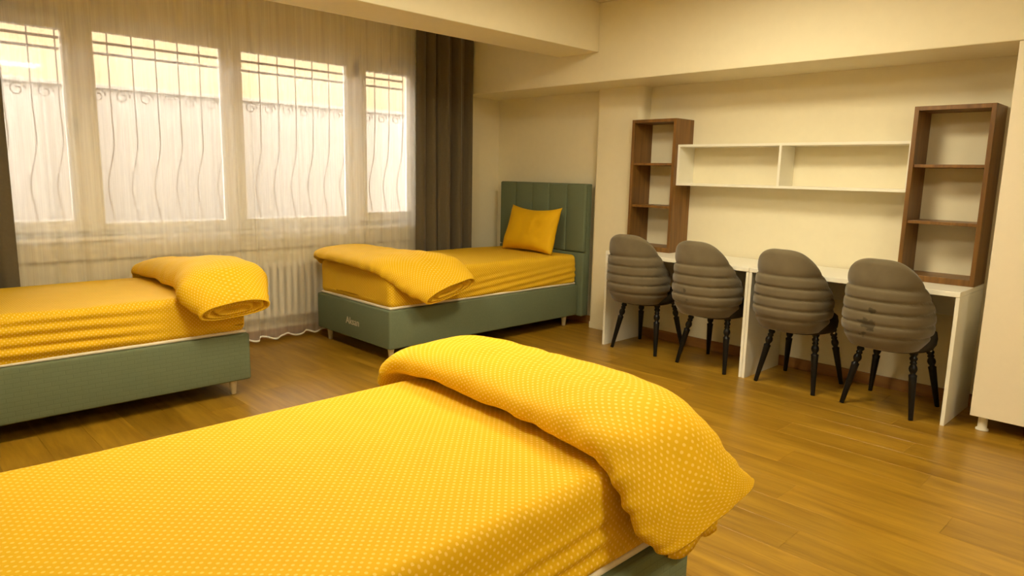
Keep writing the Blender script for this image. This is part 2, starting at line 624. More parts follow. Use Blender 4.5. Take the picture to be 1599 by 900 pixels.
# ------------------------------------------------------------------ window
def window():
    w = thing('window_1', (WX0, Y1, WZ0), None, None)
    w['kind'] = 'structure'
    w['label'] = 'wide white framed window of three panes behind sheer curtain'
    ya, yb = 5.215, 5.285
    x0, x1, z0, z1 = WX0, WX1, WZ0, WZ1
    # outer frame
    box('frame', (x0, ya, z1-0.045), (x1, yb, z1), 'pvc', w, 0.004)
    box('frame', (x0, ya, z0), (x1, yb, z0+0.045), 'pvc', w, 0.004)
    box('frame', (x0, ya, z0+0.045), (x0+0.045, yb, z1-0.045), 'pvc', w, 0.004)
    box('frame', (x1-0.045, ya, z0+0.045), (x1, yb, z1-0.045), 'pvc', w, 0.004)
    box('mullion', (1.175, ya, z0+0.045), (1.25, yb, z1-0.045), 'pvc', w, 0.004)
    box('mullion', (3.175, ya, z0+0.045), (3.25, yb, z1-0.045), 'pvc', w, 0.004)
    box('mullion', (2.145, ya, z0+0.045), (2.215, yb, z1-0.045), 'pvc', w, 0.004)
    def sash(xa, xb, za, zb, t, yo):
        s = box('sash', (xa, ya-yo, zb-t), (xb, yb-0.01, zb), 'pvc', w, 0.005)
        box('sash_rail', (xa, ya-yo, za), (xb, yb-0.01, za+t), 'pvc', s, 0.005)
        box('sash_stile', (xa, ya-yo, za+t), (xa+t, yb-0.01, zb-t), 'pvc', s, 0.005)
        box('sash_stile', (xb-t, ya-yo, za+t), (xb, yb-0.01, zb-t), 'pvc', s, 0.005)
        box('pane', (xa+t, 5.252, za+t), (xb-t, 5.258, zb-t), 'glass', s)
        return s
    sash(x0+0.02, 1.19, z0+0.03, z1-0.04, 0.075, 0.02)
    sash(3.235, x1-0.02, z0+0.03, z1-0.04, 0.075, 0.02)
    sash(1.245, 2.15, z0+0.035, z1-0.05, 0.045, 0.004)
    sash(2.21, 3.18, z0+0.035, z1-0.05, 0.045, 0.004)
    # handles
    for hx in (1.165, 3.262):
        h = box('handle', (hx-0.014, ya-0.032, 1.53), (hx+0.014, ya-0.020, 1.62), 'white_metal', w, 0.004)
        box('lever', (hx-0.010, ya-0.055, 1.47), (hx+0.010, ya-0.040, 1.60), 'white_metal', h, 0.004)
    hx = 3.215
    box('hinge', (hx-0.008, ya-0.03, 2.10), (hx+0.008, ya, 2.21), 'iron', w, 0.002)
    box('sill', (x0-0.05, Y1-0.045, z0-0.03), (x1+0.05, ya, z0), 'pvc', w, 0.006)
    box('apron', (x0-0.05, Y1-0.030, 0.715), (x1+0.05, Y1, z0-0.03), 'sill', w, 0.004)
    return w
window()

# ------------------------------------------------------------------ outside: grille, yard wall, building
def grille():
    yg = 5.42
    g = thing('window_grille', (2.18, yg, 0.80), 'wrought iron security grille of wavy bars outside the window', 'grille')
    xa, xb = WX0+0.02, WX1-0.02
    for z in (2.135, 2.065, 0.90):
        box('cross_rail', (xa, yg-0.006, z-0.009), (xb, yg+0.006, z+0.009), 'iron', g, 0.002)
    n = 22
    first = None
    sp = (xb-xa)/n
    for i in range(n+1):
        x = xa + sp*i
        if first is None:
            pts = []
            for k in range(41):
                z = 2.25 - (2.25-0.86)*k/40
                t = (1.72-z)/(1.72-0.86)
                off = 0.0
                yo = 0.0
                if t > 0:
                    off = 0.020*math.sin(t*PI*0.9) - 0.060*smooth01((t-0.25)/0.4) + 0.035*smooth01((t-0.62)/0.38)
                    yo = 0.05*math.sin(min(1, t)*PI)
                pts.append((x+off, yg+yo, z))
            V, Fc = tube_geo(pts, 0.0050, 6)
            first = mk('bar', V, Fc, 'iron', g, True)
            x_first = x
        else:
            o = first.copy()
            COL.objects.link(o)
            o.parent = g
            o.location = Vector((x-x_first, 0, 0))
    # scroll ornaments between bars
    sc = None
    for i in range(n):
        x = xa + sp*(i+0.5)
        if sc is None:
            pts = []
            for k in range(29):
                a = k/28*2.6*PI
                r = 0.048 - 0.034*k/28
                pts.append((x + r*math.cos(a), yg, 1.79 + r*math.sin(a)))
            V, Fc = tube_geo(pts, 0.0045, 5)
            sc = mk('scroll', V, Fc, 'iron', g, True)
            x_sc = x
        else:
            o = sc.copy()
            COL.objects.link(o)
            o.parent = g
            o.location = Vector((x-x_sc, 0, 0))
grille()

struct(box('ground_outside', (-8, Y1+0.2, -0.3), (14, 16, -0.1), 'ground'))
yw_ = box('yard_wall', (-7, 7.0, -0.1), (13, 7.2, 1.985), 'pale_wall')
tag(yw_, 'pale rendered yard wall across the alley outside the window', 'wall')
cp = box('coping', (-7, 6.97, 1.985), (13, 7.23, 2.02), 'pale_wall', yw_, 0.005)
def neighbour():
    b = thing('neighbour_building', (3, 10.0, -0.1), 'orange stuccoed building standing behind the pale yard wall', 'building')
    box('facade', (-9, 10.0, -0.1), (15, 10.3, 4.05), 'stucco', b)
    box('ledge', (-9, 9.93, 3.85), (15, 10.0, 3.95), 'stucco', b, 0.01)
neighbour()

# ------------------------------------------------------------------ ceiling lamps
def ceiling_lamp(x, y, label, s=0.30):
    t = thing('ceiling_light', (x, y, ZC), label, 'lamp', 'square ceiling panel lights')
    z = ZC
    fr = 0.012
    for a, b in (((x-s-fr, y-s-fr), (x+s+fr, y-s)), ((x-s-fr, y+s), (x+s+fr, y+s+fr)), ((x-s-fr, y-s), (x-s, y+s)), ((x+s, y-s), (x+s+fr, y+s))):
        box('frame', (a[0], a[1], z-0.03), (b[0], b[1], z), 'white_metal', t)
    box('diffuser', (x-s, y-s, z-0.02), (x+s, y+s, z-0.008), 'panel', t)
ceiling_lamp(2.95, 1.95, 'square ceiling panel light nearest the desks')
ceiling_lamp(1.15, 2.55, 'square ceiling panel light between the window bed and foreground bed')
ceiling_lamp(1.85, -0.75, 'added square fill light on the ceiling behind the foreground bed')  # unseen fill panel, added to brighten the near side of the foreground duvet

# ------------------------------------------------------------------ curtains
def pleated(name, xa, xb, yc, z0, z1, amp, period, mat, label, cat, group=None, seed=0, nx=400, nz=24, hem=0.0, spread=0.0, thick=0.0):
    rnd = random.Random(seed)
    V, Fc, UV = [], [], []
    ph = [rnd.uniform(0, 6.28) for _ in range(6)]
    L = xb-xa
    for j in range(nz+1):
        tz = j/nz
        z = z0 + (z1-z0)*tz
        for i in range(nx+1):
            s = i/nx
            x = xa + L*s
            u = x/period*2*PI
            warp = 1.3*math.sin(u*0.21+ph[0]) + 0.9*math.sin(u*0.37+ph[1])
            loose = 1.0 - 0.35*tz
            a = amp*(0.65+0.35*math.sin(u*0.13+ph[2]))*loose
            y = yc + a*math.sin(u+warp+0.25*math.sin(3*tz+ph[3])) + a*0.35*math.sin(2.1*u+ph[4]+1.2*tz)
            xx = x + 0.35*a*math.cos(u+warp) + spread*(1-tz)*math.sin(u*0.3+ph[5])
            zz = z
            if j == 0:
                zz += hem*math.sin(u*0.9+ph[1])
            V.append((xx, y, zz))
            UV.append((s*L*2, z))
    w = nx+1
    for j in range(nz):
        for i in range(nx):
            Fc.append((j*w+i, j*w+i+1, (j+1)*w+i+1, (j+1)*w+i))
    if thick > 0:
        n0 = len(V)
        V += [(v[0], v[1]+thick, v[2]) for v in V]
        UV += UV
        Fc += [tuple(n0+k for k in reversed(f)) for f in list(Fc)]
        for i in range(nx):
            Fc.append((i, n0+i, n0+i+1, i+1))
            t0 = nz*w
            Fc.append((t0+i, t0+i+1, n0+t0+i+1, n0+t0+i))
        for j in range(nz):
            Fc.append((j*w, (j+1)*w, n0+(j+1)*w, n0+j*w))
            Fc.append((j*w+nx, n0+j*w+nx, n0+(j+1)*w+nx, (j+1)*w+nx))
    o = mk(name, V, Fc, mat, None, True, UV, origin=((xa+xb)/2, yc, z0))
    if hem:
        HV, HF = [], []
        for i in range(nx+1):
            b = Vector(V[i]); t_ = Vector(V[w+i])
            d = (t_-b).normalized()
            for (dy, dz) in ((-0.002, -0.001), (-0.002, 0.013), (0.002, 0.013), (0.002, -0.001)):
                p = b + d*dz
                HV.append((p.x, p.y+dy, p.z))
        for i in range(nx):
            for k in range(4):
                k2 = (k+1) % 4
                HF.append((i*4+k, i*4+k2, (i+1)*4+k2, (i+1)*4+k))
        h = mk('hem', HV, HF, 'hem', o, True)
        h['label'] = 'thick pale scalloped hem'
    return tag(o, label, cat, group)

rail = box('curtain_rail', (X0+0.05, 4.945, ZC-0.03), (4.60, 5.085, ZC), 'white_metal', None, 0.004)
tag(rail, 'white double curtain track on the ceiling above the window', 'curtain rail')
sheer = pleated('sheer_curtain', 0.740, 3.695, 5.032, 0.035, ZC-0.032, 0.021, 0.150, 'sheer',
                'long cream sheer voile curtain hanging across the whole window', 'curtain', seed=3, nx=900, nz=16, hem=0.012, spread=0.012)
# stitched hem band at the bottom of the sheer
pleated('drape', 3.690, 4.308, 4.985, 0.03, ZC-0.032, 0.050, 0.150, 'drape',
        'dark taupe pleated drape at the window end behind the headboard bed', 'curtain', 'dark window drapes', seed=5, nx=260, nz=20, thick=0.004)
pleated('drape', 0.02, 0.752, 5.000, 0.03, ZC-0.032, 0.050, 0.150, 'drape',
        'dark taupe pleated drape at the left edge of the photo', 'curtain', 'dark window drapes', seed=8, nx=260, nz=20, thick=0.004)

# ------------------------------------------------------------------ radiator
def radiator():
    r = thing('radiator', (2.4, 5.10, 0.0), 'cream column radiator under the window behind the sheer curtain', 'radiator')
    x = 1.93
    first = None
    xs = x
    while x < 3.02:
        if first is None:
            V, Fc = [], []
            # rounded section: two flat tubes joined top and bottom
            for yy in (5.095, 5.142):
                v, f = tube_geo([(x, yy, 0.175), (x, yy, 0.21), (x, yy, 0.57), (x, yy, 0.605)], 0.0205, 10)
                f = [tuple(q+len(V) for q in p) for p in f]
                V += v; Fc += f
            for zz in (0.195, 0.585):
                v, f = tube_geo([(x, 5.086, zz), (x, 5.12, zz), (x, 5.150, zz)], 0.026, 10)
                f = [tuple(q+len(V) for q in p) for p in f]
                V += v; Fc += f
            first = mk('section', V, Fc, 'radiator', r, True)
            first['label'] = 'rounded radiator section'
        else:
            o = first.copy()
            COL.objects.link(o)
            o.parent = r
            o.location = (x-xs, 0, 0)
        x += 0.058
    for yy in (5.12,):
        V, Fc = tube_geo([(xs-0.03, yy, 0.195), (x, yy, 0.195)], 0.014, 8)
        mk('header_pipe', V, Fc, 'radiator', r, True)
        V, Fc = tube_geo([(xs-0.10, yy, -0.005), (xs-0.10, yy, 0.16), (xs-0.085, yy, 0.19), (xs-0.03, yy, 0.195)], 0.010, 8)
        mk('supply_pipe', V, Fc, 'radiator', r, True)
    for xx in (2.02, 2.90):
        box('foot', (xx-0.012, 5.09, 0.0), (xx+0.012, 5.15, 0.18), 'radiator', r, 0.003)
radiator()

# ------------------------------------------------------------------ beds
def soft_box(a, b, r, n, disp=None):
    """rounded box on a dense grid; returns verts, faces"""
    a, b = Vector(a), Vector(b)
    idx, V, Fc = {}, [], []
    def put(p):
        key = (round(p[0], 5), round(p[1], 5), round(p[2], 5))
        if key in idx:
            return idx[key]
        q = Vector(p)
        rr = r if not isinstance(r, (tuple, list)) else r[0]
        c = Vector([min(max(q[i], a[i]+rr), b[i]-rr) for i in range(3)])
        d = q-c
        if d.length > 1e-9:
            q = c + d.normalized()*rr
        if disp:
            q = disp(q, d)
        idx[key] = len(V)
        V.append(q)
        return idx[key]
    def coords(lo, hi, k, rr):
        # finer near the edges
        out = [lo, lo+rr*0.25, lo+rr*0.5, lo+rr*0.75]
        for i in range(k+1):
            out.append(lo+rr+(hi-lo-2*rr)*i/k)
        out += [hi-rr*0.75, hi-rr*0.5, hi-rr*0.25, hi]
        return out
    g = [coords(a[i], b[i], n[i], r) for i in range(3)]
    for ax in range(3):
        u, v = [(1, 2), (2, 0), (0, 1)][ax]
        for side in (0, 1):
            val = g[ax][0] if side == 0 else g[ax][-1]
            for i in range(len(g[u])-1):
                for j in range(len(g[v])-1):
                    q = []
                    for (di, dj) in ((0, 0), (1, 0), (1, 1), (0, 1)):
                        p = [0, 0, 0]
                        p[ax] = val
                        p[u] = g[u][i+di]
                        p[v] = g[v][j+dj]
                        q.append(put(p))
                    if side == 0:
                        q.reverse()
                    Fc.append(tuple(q))
    return V, Fc

def tapered_leg(name, x, y, h, parent):
    lathe(name, [(0.013, 0), (0.016, 0.02), (0.020, 0.5), (0.026, 0.92), (0.026, 1.0)], 'leg_cream', parent, (x, y, 0), (x, y, h), 14)

def bed(xf, xh, ya, yb, ztop, label, wrinkle, sheet_seed, woven='sage', text=None):
    """xf foot end, xh head end (headboard beyond it)"""
    lo, hi = min(xf, xh), max(xf, xh)
    sgn = 1 if xh > xf else -1
    t = thing('bed', ((lo+hi)/2, (ya+yb)/2, 0), label, 'bed', 'single beds with sage bases')
    zb0, zb1 = 0.100, 0.375
    base = box('base', (lo, ya, zb0), (hi, yb, zb1), woven, t, 0.012, 3, smooth=True, uv=True)
    base['label'] = 'sage green upholstered bed base'
    for lx in (lo+0.075, hi-0.075):
        for ly in (ya+0.09, yb-0.06):
            tapered_leg('leg', lx, ly, zb0+0.002, t)
    # headboard with vertical channels
    hx0, hx1 = (xh+0.004*sgn, xh+0.10*sgn)
    hb = box('headboard', (min(hx0+0.035*sgn, hx1), ya-0.040, 0.09), (max(hx0+0.035*sgn, hx1), yb+0.040, 1.255), 'sage_plain', t, 0.012, 3, smooth=True)
    hb['label'] = 'tall sage headboard with vertical channels'
    nch = 5
    w = (yb-ya+0.08)/nch
    for k in range(nch):
        y0 = ya-0.04 + k*w
        x0_, x1_ = sorted((hx0, hx0+0.045*sgn))
        box('channel', (x0_, y0+0.001, 0.66), (x1_, y0+w-0.001, 1.255), 'sage_plain', hb, 0.014, 3, smooth=True)
    x0_, x1_ = sorted((hx0, hx0+0.045*sgn))
    box('lower_panel', (x0_, ya-0.04, 0.09), (x1_, yb+0.04, 0.655), 'sage_plain', hb, 0.012, 3, smooth=True)
    # mattress core (its pale lower edge shows) and fitted sheet
    ins = 0.018
    mt = box('mattress', (lo+0.06, ya+0.06, zb1+0.001), (hi-0.05, yb-0.06, ztop-0.03), 'mattress', t, 0.03, 3, smooth=True)
    box('edge_band', (lo+ins+0.004, ya+ins+0.004, zb1+0.001), (hi-0.012, yb-ins-0.004, zb1+0.020), 'mattress', mt, 0.008, 3, smooth=True)
    mt['label'] = 'cream mattress edge'
    def disp(q, d):
        n1 = noise.noise(Vector((q.x*2.3, q.y*2.3, q.z*2.3+sheet_seed)))
        n2 = noise.noise(Vector((q.x*7, q.y*7, q.z*9+sheet_seed*2)))
        q = q.copy()
        if d.z > 0 and abs(d.x) < 0.02 and abs(d.y) < 0.02:
            q.z += 0.006*n1 + 0.0015*n2
        if d.y < -0.02 and d.z < 0.03:
            q.y -= max(0.0, wrinkle(q)) + 0.003*n2
        if abs(d.x) > 0.02 and d.z < 0.03:
            q.x += (1 if d.x > 0 else -1)*(0.006*n1+0.003*n2)
        # the elastic hem pulls up a little at the corners
        if q.z < zb1+0.05:
            e = max(0, 1-min(abs(q.x-xf), 9)/0.45)
            q.z += 0.012*e*(0.5+0.5*n1) + 0.006*n1
        return q
    V, Fc = soft_box((lo+ins, ya+ins, zb1+0.004), (hi-0.006, yb-ins, ztop), 0.045, (90, 40, 26), disp)
    sh = mk('fitted_sheet', V, Fc, 'sheet', mt, True, buv=True)
    sh['label'] = 'yellow dotted fitted sheet'
    if text:
        cu = bpy.data.curves.new('lettering', 'FONT')
        cu.body = text
        cu.size = 0.075
        cu.extrude = 0.0012
        cu.align_x = 'CENTER'
        cu.align_y = 'CENTER'
        tmp = bpy.data.objects.new('tmp_text', cu)
        COL.objects.link(tmp)
        dg = bpy.context.evaluated_depsgraph_get()
        me = bpy.data.meshes.new_from_object(tmp.evaluated_get(dg))
        me.name = 'lettering'
        bpy.data.objects.remove(tmp, do_unlink=True)
        o = bpy.data.objects.new('lettering', me)
        COL.objects.link(o)
        me.materials.clear()
        me.materials.append(M['stitch'])
        o.parent = base
        o.matrix_local = Matrix.Translation(Vector((xf-0.001, (ya+yb)/2-0.02, 0.225))-ORIGIN[t.name]) @ Matrix(((0, 0, -1, 0), (-1, 0, 0, 0), (0, 1, 0, 0), (0, 0, 0, 1)))
        o['label'] = 'small beige embroidered lettering'
    return t

def fold(v, k):
    s = math.sin(v*k)
    return (1-abs(s))**2

def wr1(q):
    w = smooth01((1.30-q.x)/0.5)
    zz = q.z + 0.03*q.x + 0.008*noise.noise(Vector((q.x*1.5, 0, q.z*5)))
    return 0.017*w*(0.5+0.5*math.sin(zz*115))**0.7*(0.75+0.6*noise.noise(Vector((q.x*0.8, 3, q.z*14))))
def wr2(q):
    w = smooth01((q.x-3.0)/0.5)
    zz = q.z - 0.09*(q.x-3.2)
    return 0.009*w*(0.5+0.5*math.sin(zz*120))*smooth01((0.60-q.z)/0.12)
def wr3(q):
    w = smooth01((1.5-q.x)/0.4)
    zz = q.z - 0.05*q.x + 0.01*noise.noise(Vector((q.x*2, 0, q.z*4)))
    return 0.010*w*(0.5+0.5*math.sin(zz*110))*smooth01((0.58-q.z)/0.10)

bed(1.672, -0.318, 3.900, 4.890, 0.622, 'single bed along the window, duvet folded at its foot beside the radiator', wr1, 1.0)
bed(2.662, 4.652, 3.927, 4.917, 0.640, 'single bed in the far corner with visible headboard and pillow', wr2, 4.0, 'sage_plain', 'Aksan')
bed(1.600, -0.390, 0.915, 1.905, 0.637, 'large near single bed in the foreground with polka dot sheet', wr3, 7.0)

# ------------------------------------------------------------------ folded duvets
def catmull(p, t):
    n = len(p)-1
    f = t*n
    i = min(int(f), n-1)
    u = f-i
    p0, p1, p2, p3 = p[max(i-1, 0)], p[i], p[i+1], p[min(i+2, n)]
    return 0.5*((2*p1) + (p2-p0)*u + (2*p0-5*p1+4*p2-p3)*u*u + (3*p1-p0-3*p2+p3)*u*u*u)

def duvet(st, label, seed, cap_depth=0.03, ns=110, nr=72):
    """st: list of (L, R, normal, bulge_up, bulge_down)"""
    Ls = [Vector(s[0]) for s in st]
    Rs = [Vector(s[1]) for s in st]
    Ns = [Vector(s[2]).normalized() for s in st]
    T = [Vector((s[3], s[4], 0)) for s in st]
    V, Fc, UV = [], [], []
    rings = []
    slen = 0.0
    prev = None
    def ring(t, sc=1.0, push=0.0, dispk=1.0):
        L, R, n = catmull(Ls, t), catmull(Rs, t), catmull(Ns, t).normalized()
        tt = catmull(T, t)
        mid = (L+R)/2
        hw = (R-L)/2
        # tangent for pushing caps
        e = 1e-3
        m1 = (catmull(Ls, min(1, t+e))+catmull(Rs, min(1, t+e)))/2
        m0 = (catmull(Ls, max(0, t-e))+catmull(Rs, max(0, t-e)))/2
        tan = (m1-m0).normalized()
        out = []
        for k in range(nr):
            a = 2*PI*k/nr
            c, s = math.cos(a), math.sin(a)
            cx = math.copysign(abs(c)**0.80, c)
            sy = math.copysign(abs(s)**0.75, s)
            b = tt.x if s >= 0 else tt.y
            pos = mid + hw*cx*sc + n*(b*sy*sc) + tan*push
            nn = (hw.normalized()*c*0.5 + n*s).normalized()
            w1 = noise.noise(pos*3.2+Vector((seed, 0, 0)))
            w2 = noise.noise(Vector((pos.x*11, pos.y*11, pos.z*11+seed)))
            # short creases at the edges, running across the fold
            ed = abs(c)**6
            w3 = noise.noise(Vector((t*34+seed, c*1.2, s)))
            w4 = noise.noise(Vector((pos.x*28, pos.y*28, pos.z*20+seed)))
            pos = pos + nn*dispk*(0.014*w1 + 0.006*w2 + 0.010*ed*w3 + 0.0022*w4*smooth01((t-0.45)/0.3))
            out.append(pos)
        return out, hw.length
    capr = [(0.10, -cap_depth*0.7), (0.30, -cap_depth*1.2), (0.42, -cap_depth*0.25), (0.50, -cap_depth*0.1), (0.58, -cap_depth*1.4), (0.66, -cap_depth*1.5),
            (0.72, -cap_depth*0.2), (0.82, 0.0), (0.87, -cap_depth*1.2), (0.90, -cap_depth*1.1), (0.93, 0.0), (0.98, 0.004)]
    allr = []
    for sc, ps in capr:
        allr.append((0.0, sc, -ps))
    for i in range(ns+1):
        allr.append((i/ns, 1.0, 0.0))
    for sc, ps in reversed(capr):
        allr.append((1.0, sc, ps))
    for (t, sc, ps) in allr:
        pts, hw = ring(t, sc, ps)
        c = sum(pts, Vector())/nr
        if prev is not None:
            slen += (c-prev).length + (0.01 if sc < 1 else 0)
        prev = c
        rings.append(pts)
        base = len(V)
        V.extend(pts)
        for k in range(nr):
            # fold u back so dots stay continuous over the top
            a = k/nr
            UV.append((hw*2.3*abs(1-2*((a+0.25) % 1.0)), slen))
    for i in range(len(allr)-1):
        for k in range(nr):
            k2 = (k+1) % nr
            Fc.append((i*nr+k, (i+1)*nr+k, (i+1)*nr+k2, i*nr+k2))
    Fc.append(tuple(range(nr)))
    Fc.append(tuple((len(allr)-1)*nr+k for k in range(nr))[::-1])
    c = sum(Ls+Rs, Vector())/(2*len(Ls))
    o = mk('duvet', V, Fc, 'duvet', None, True, UV, origin=(c.x, c.y, 0.62))
    bm = bmesh.new()
    bm.from_mesh(o.data)
    bmesh.ops.recalc_face_normals(bm, faces=bm.faces)
    bm.to_mesh(o.data)
    bm.free()
    return tag(o, label, 'duvet', 'folded yellow duvets')

UPN = (0, 0, 1)
duvet([((1.36, 4.945, 0.585), (1.70, 4.945, 0.585), (0, .8, .6), 0.04, 0.03),
       ((1.345, 4.90, 0.655), (1.76, 4.90, 0.655), (0, .35, .94), 0.06, 0.03),
       ((1.34, 4.70, 0.665), (1.79, 4.70, 0.665), UPN, 0.085, 0.042),
       ((1.34, 4.40, 0.670), (1.80, 4.40, 0.675), UPN, 0.115, 0.047),
       ((1.335, 4.12, 0.670), (1.80, 4.12, 0.675), UPN, 0.130, 0.047),
       ((1.30, 3.96, 0.660), (1.80, 3.94, 0.668), (0, -.22, .97), 0.125, 0.045),
       ((1.285, 3.865, 0.620), (1.765, 3.845, 0.625), (0, -.40, .90), 0.105, 0.045),
       ((1.365, 3.785, 0.530), (1.735, 3.755, 0.555), (0, -.50, .86), 0.070, 0.040)],
      'folded yellow duvet on the window bed, beside the radiator', 1.7)
duvet([((2.70, 4.955, 0.61), (3.00, 4.955, 0.61), (0, .8, .6), 0.04, 0.03),
       ((2.625, 4.90, 0.672), (3.07, 4.90, 0.672), (0, .3, .95), 0.065, 0.03),
       ((2.60, 4.65, 0.678), (3.11, 4.65, 0.682), UPN, 0.075, 0.04),
       ((2.605, 4.35, 0.668), (3.13, 4.35, 0.684), (-.05, 0, 1), 0.075, 0.045),
       ((2.63, 4.10, 0.650), (3.17, 4.08, 0.686), (-.1, 0, 1), 0.080, 0.045),
       ((2.68, 3.96, 0.590), (3.24, 3.92, 0.672), (-.15, -.25, .95), 0.085, 0.04),
       ((2.765, 3.865, 0.505), (3.27, 3.82, 0.615), (-.2, -.45, .85), 0.080, 0.045),
       ((2.87, 3.78, 0.440), (3.25, 3.71, 0.560), (-.25, -.45, .82), 0.062, 0.045)],
      'folded yellow duvet on the corner bed opposite its pillow', 5.2)
duvet([((1.30, 1.975, 0.570), (1.62, 1.985, 0.575), (0, .9, .4), 0.04, 0.03),
       ((1.285, 1.940, 0.650), (1.70, 1.945, 0.650), (0, .5, .86), 0.060, 0.03),
       ((1.305, 1.84, 0.680), (1.72, 1.84, 0.680), UPN, 0.068, 0.042),
       ((1.305, 1.60, 0.685), (1.72, 1.60, 0.685), UPN, 0.072, 0.046),
       ((1.280, 1.32, 0.685), (1.71, 1.32, 0.680), UPN, 0.082, 0.046),
       ((1.250, 1.08, 0.685), (1.69, 1.08, 0.670), UPN, 0.085, 0.046),
       ((1.235, 0.945, 0.660), (1.70, 0.960, 0.630), (0, -.4, .9), 0.070, 0.04),
       ((1.245, 0.880, 0.575), (1.745, 0.905, 0.555), (0.1, -.85, .5), 0.045, 0.022),
       ((1.275, 0.862, 0.505), (1.800, 0.885, 0.505), (0.1, -.98, .15), 0.032, 0.016),
       ((1.375, 0.858, 0.418), (1.870, 0.878, 0.452), (0.1, -1, 0), 0.026, 0.014)],
      'folded yellow dotted duvet draped over the foot of the foreground bed', 9.1)

# under layer of the foreground duvet peeping out below its hem
_d3 = bpy.data.objects['duvet.002']
def flap():
    V, Fc, UV = [], [], []
    nu, nv = 24, 10
    for side in (0, 1):
        for j in range(nv+1):
            for i in range(nu+1):
                u, v = i/nu, j/nv
                x = 1.47 + 0.27*u + 0.02*math.sin(v*3)
                z = 0.56 - (0.212 + 0.015*math.sin(u*9))*v - 0.02*u*v
                y = 0.893 + 0.012*math.sin(u*7+v*2) + 0.016*u + side*0.008
                V.append((x, y, z)); UV.append((x, z))
    w = nu+1
    n0 = w*(nv+1)
    for j in range(nv):
        for i in range(nu):
            q = (j*w+i, j*w+i+1, (j+1)*w+i+1, (j+1)*w+i)
            Fc.append(q); Fc.append(tuple(n0+k for k in reversed(q)))
    for i in range(nu):
        Fc.append((nv*w+i, nv*w+i+1, n0+nv*w+i+1, n0+nv*w+i))
    for j in range(nv):
        Fc.append((j*w+nu, n0+j*w+nu, n0+(j+1)*w+nu, (j+1)*w+nu))
    mk('under_layer', V, Fc, 'duvet', _d3, True, UV)
flap()

# ------------------------------------------------------------------ pillow
def pillow():
    V, Fc, UV = [], [], []
    W, H, TH = 0.66, 0.43, 0.075
    n, mm = 36, 26
    # leaning frame: local u along -Y, v up the lean
    org = Vector((4.415, 4.355, 0.640))
    ux = Vector((-0.06, -1, 0)).normalized()
    vx = Vector((0.33, 0.03, 0.94)).normalized()
    nx_ = ux.cross(vx)
    if nx_.x > 0: nx_ = -nx_
    for side in (1, -1):
        base = len(V)
        for j in range(mm+1):
            for i in range(n+1):
                u, v = -1+2*i/n, -1+2*j/mm
                pu = 1-0.07*(1-abs(v)**2.0)*abs(u)**3
                pv = 1-0.10*(1-abs(u)**2.0)*abs(v)**3
                th = ((1-u**4)*(1-v**4))
                th = max(th, 0)**0.55
                w = noise.noise(Vector((u*2.2, v*2.2, 3.3)))*0.012 + noise.noise(Vector((u*6, v*6, 1.3)))*0.005
                sag = 0.06*(1-v)*0.5*(1-u*u)
                p = org + ux*(u*W/2*pu) + vx*((v*pv*0.5+0.5)*H) + nx_*(side*(TH*th*(1+0.25*(-v)) + w*th))
                if v > 0.3:
                    p -= vx*0.025*(v-0.3)*(1-u*u)*1.2
                V.append(p)
                UV.append((u*W/2, v*H/2))
        w_ = n+1
        for j in range(mm):
            for i in range(n):
                q = (base+j*w_+i, base+j*w_+i+1, base+(j+1)*w_+i+1, base+(j+1)*w_+i)
                Fc.append(q if side == 1 else q[::-1])
    o = mk('pillow', V, Fc, 'pillow', None, True, UV, origin=tuple(org))
    bm = bmesh.new()
    bm.from_mesh(o.data)
    bmesh.ops.remove_doubles(bm, verts=bm.verts, dist=0.0004)
    bmesh.ops.recalc_face_normals(bm, faces=bm.faces)
    bm.to_mesh(o.data)
    bm.free()
    tag(o, 'yellow pillow leaning on the sage headboard of the corner bed', 'pillow')
pillow()

# ------------------------------------------------------------------ desks
DX = 4.288
def desk(ya, yb, label):
    t = thing('desk', ((DX+4.80)/2, (ya+yb)/2, 0), label, 'desk', 'white desks along the wall')
    th = 0.020
    xe = 4.800
    box('desktop', (DX, ya, 0.722), (xe, yb, 0.750), 'white_lam', t, 0.0025)
    for y0 in (ya, yb-th):
        box('side_panel', (DX+0.003, y0, 0.0), (xe, y0+th, 0.7215), 'white_lam', t, 0.0015)
    box('back_rail', (xe-0.09, ya+th, 0.55), (xe-0.072, yb-th, 0.7215), 'white_lam', t, 0.0015)
    return t
desk(2.157, 3.352, 'white desk with two chairs on the side next to the corner bed')
desk(0.948, 2.155, 'white desk with two chairs next to the tall wardrobe')

# ------------------------------------------------------------------ walnut shelf towers
def tower(ya, yb, label):
    t = thing('bookcase', (4.70, (ya+yb)/2, 0.7505), label, 'bookcase', 'walnut bookcases standing on the desks')
    xa, xb, z0, z1, th = 4.573, 4.818, 0.7505, 1.765, 0.024
    box('side_panel', (xa, ya, z0), (xb, ya+th, z1), 'walnut', t, 0.0015)
    box('side_panel', (xa, yb-th, z0), (xb, yb, z1), 'walnut', t, 0.0015)
    box('top_panel', (xa, ya+th, z1-th), (xb, yb-th, z1), 'walnut', t, 0.0015)
    box('bottom_panel', (xa, ya+th, z0), (xb, yb-th, z0+th+0.012), 'walnut', t, 0.0015)
    for z in (1.425, 1.098):
        box('shelf', (xa+0.012, ya+th, z-0.009), (xb, yb-th, z+0.009), 'walnut', t, 0.0015)
tower(2.963, 3.366, 'open walnut bookcase above the desk, nearer the corner bed')
tower(0.952, 1.357, 'open walnut bookcase above the desk, beside the wardrobe')

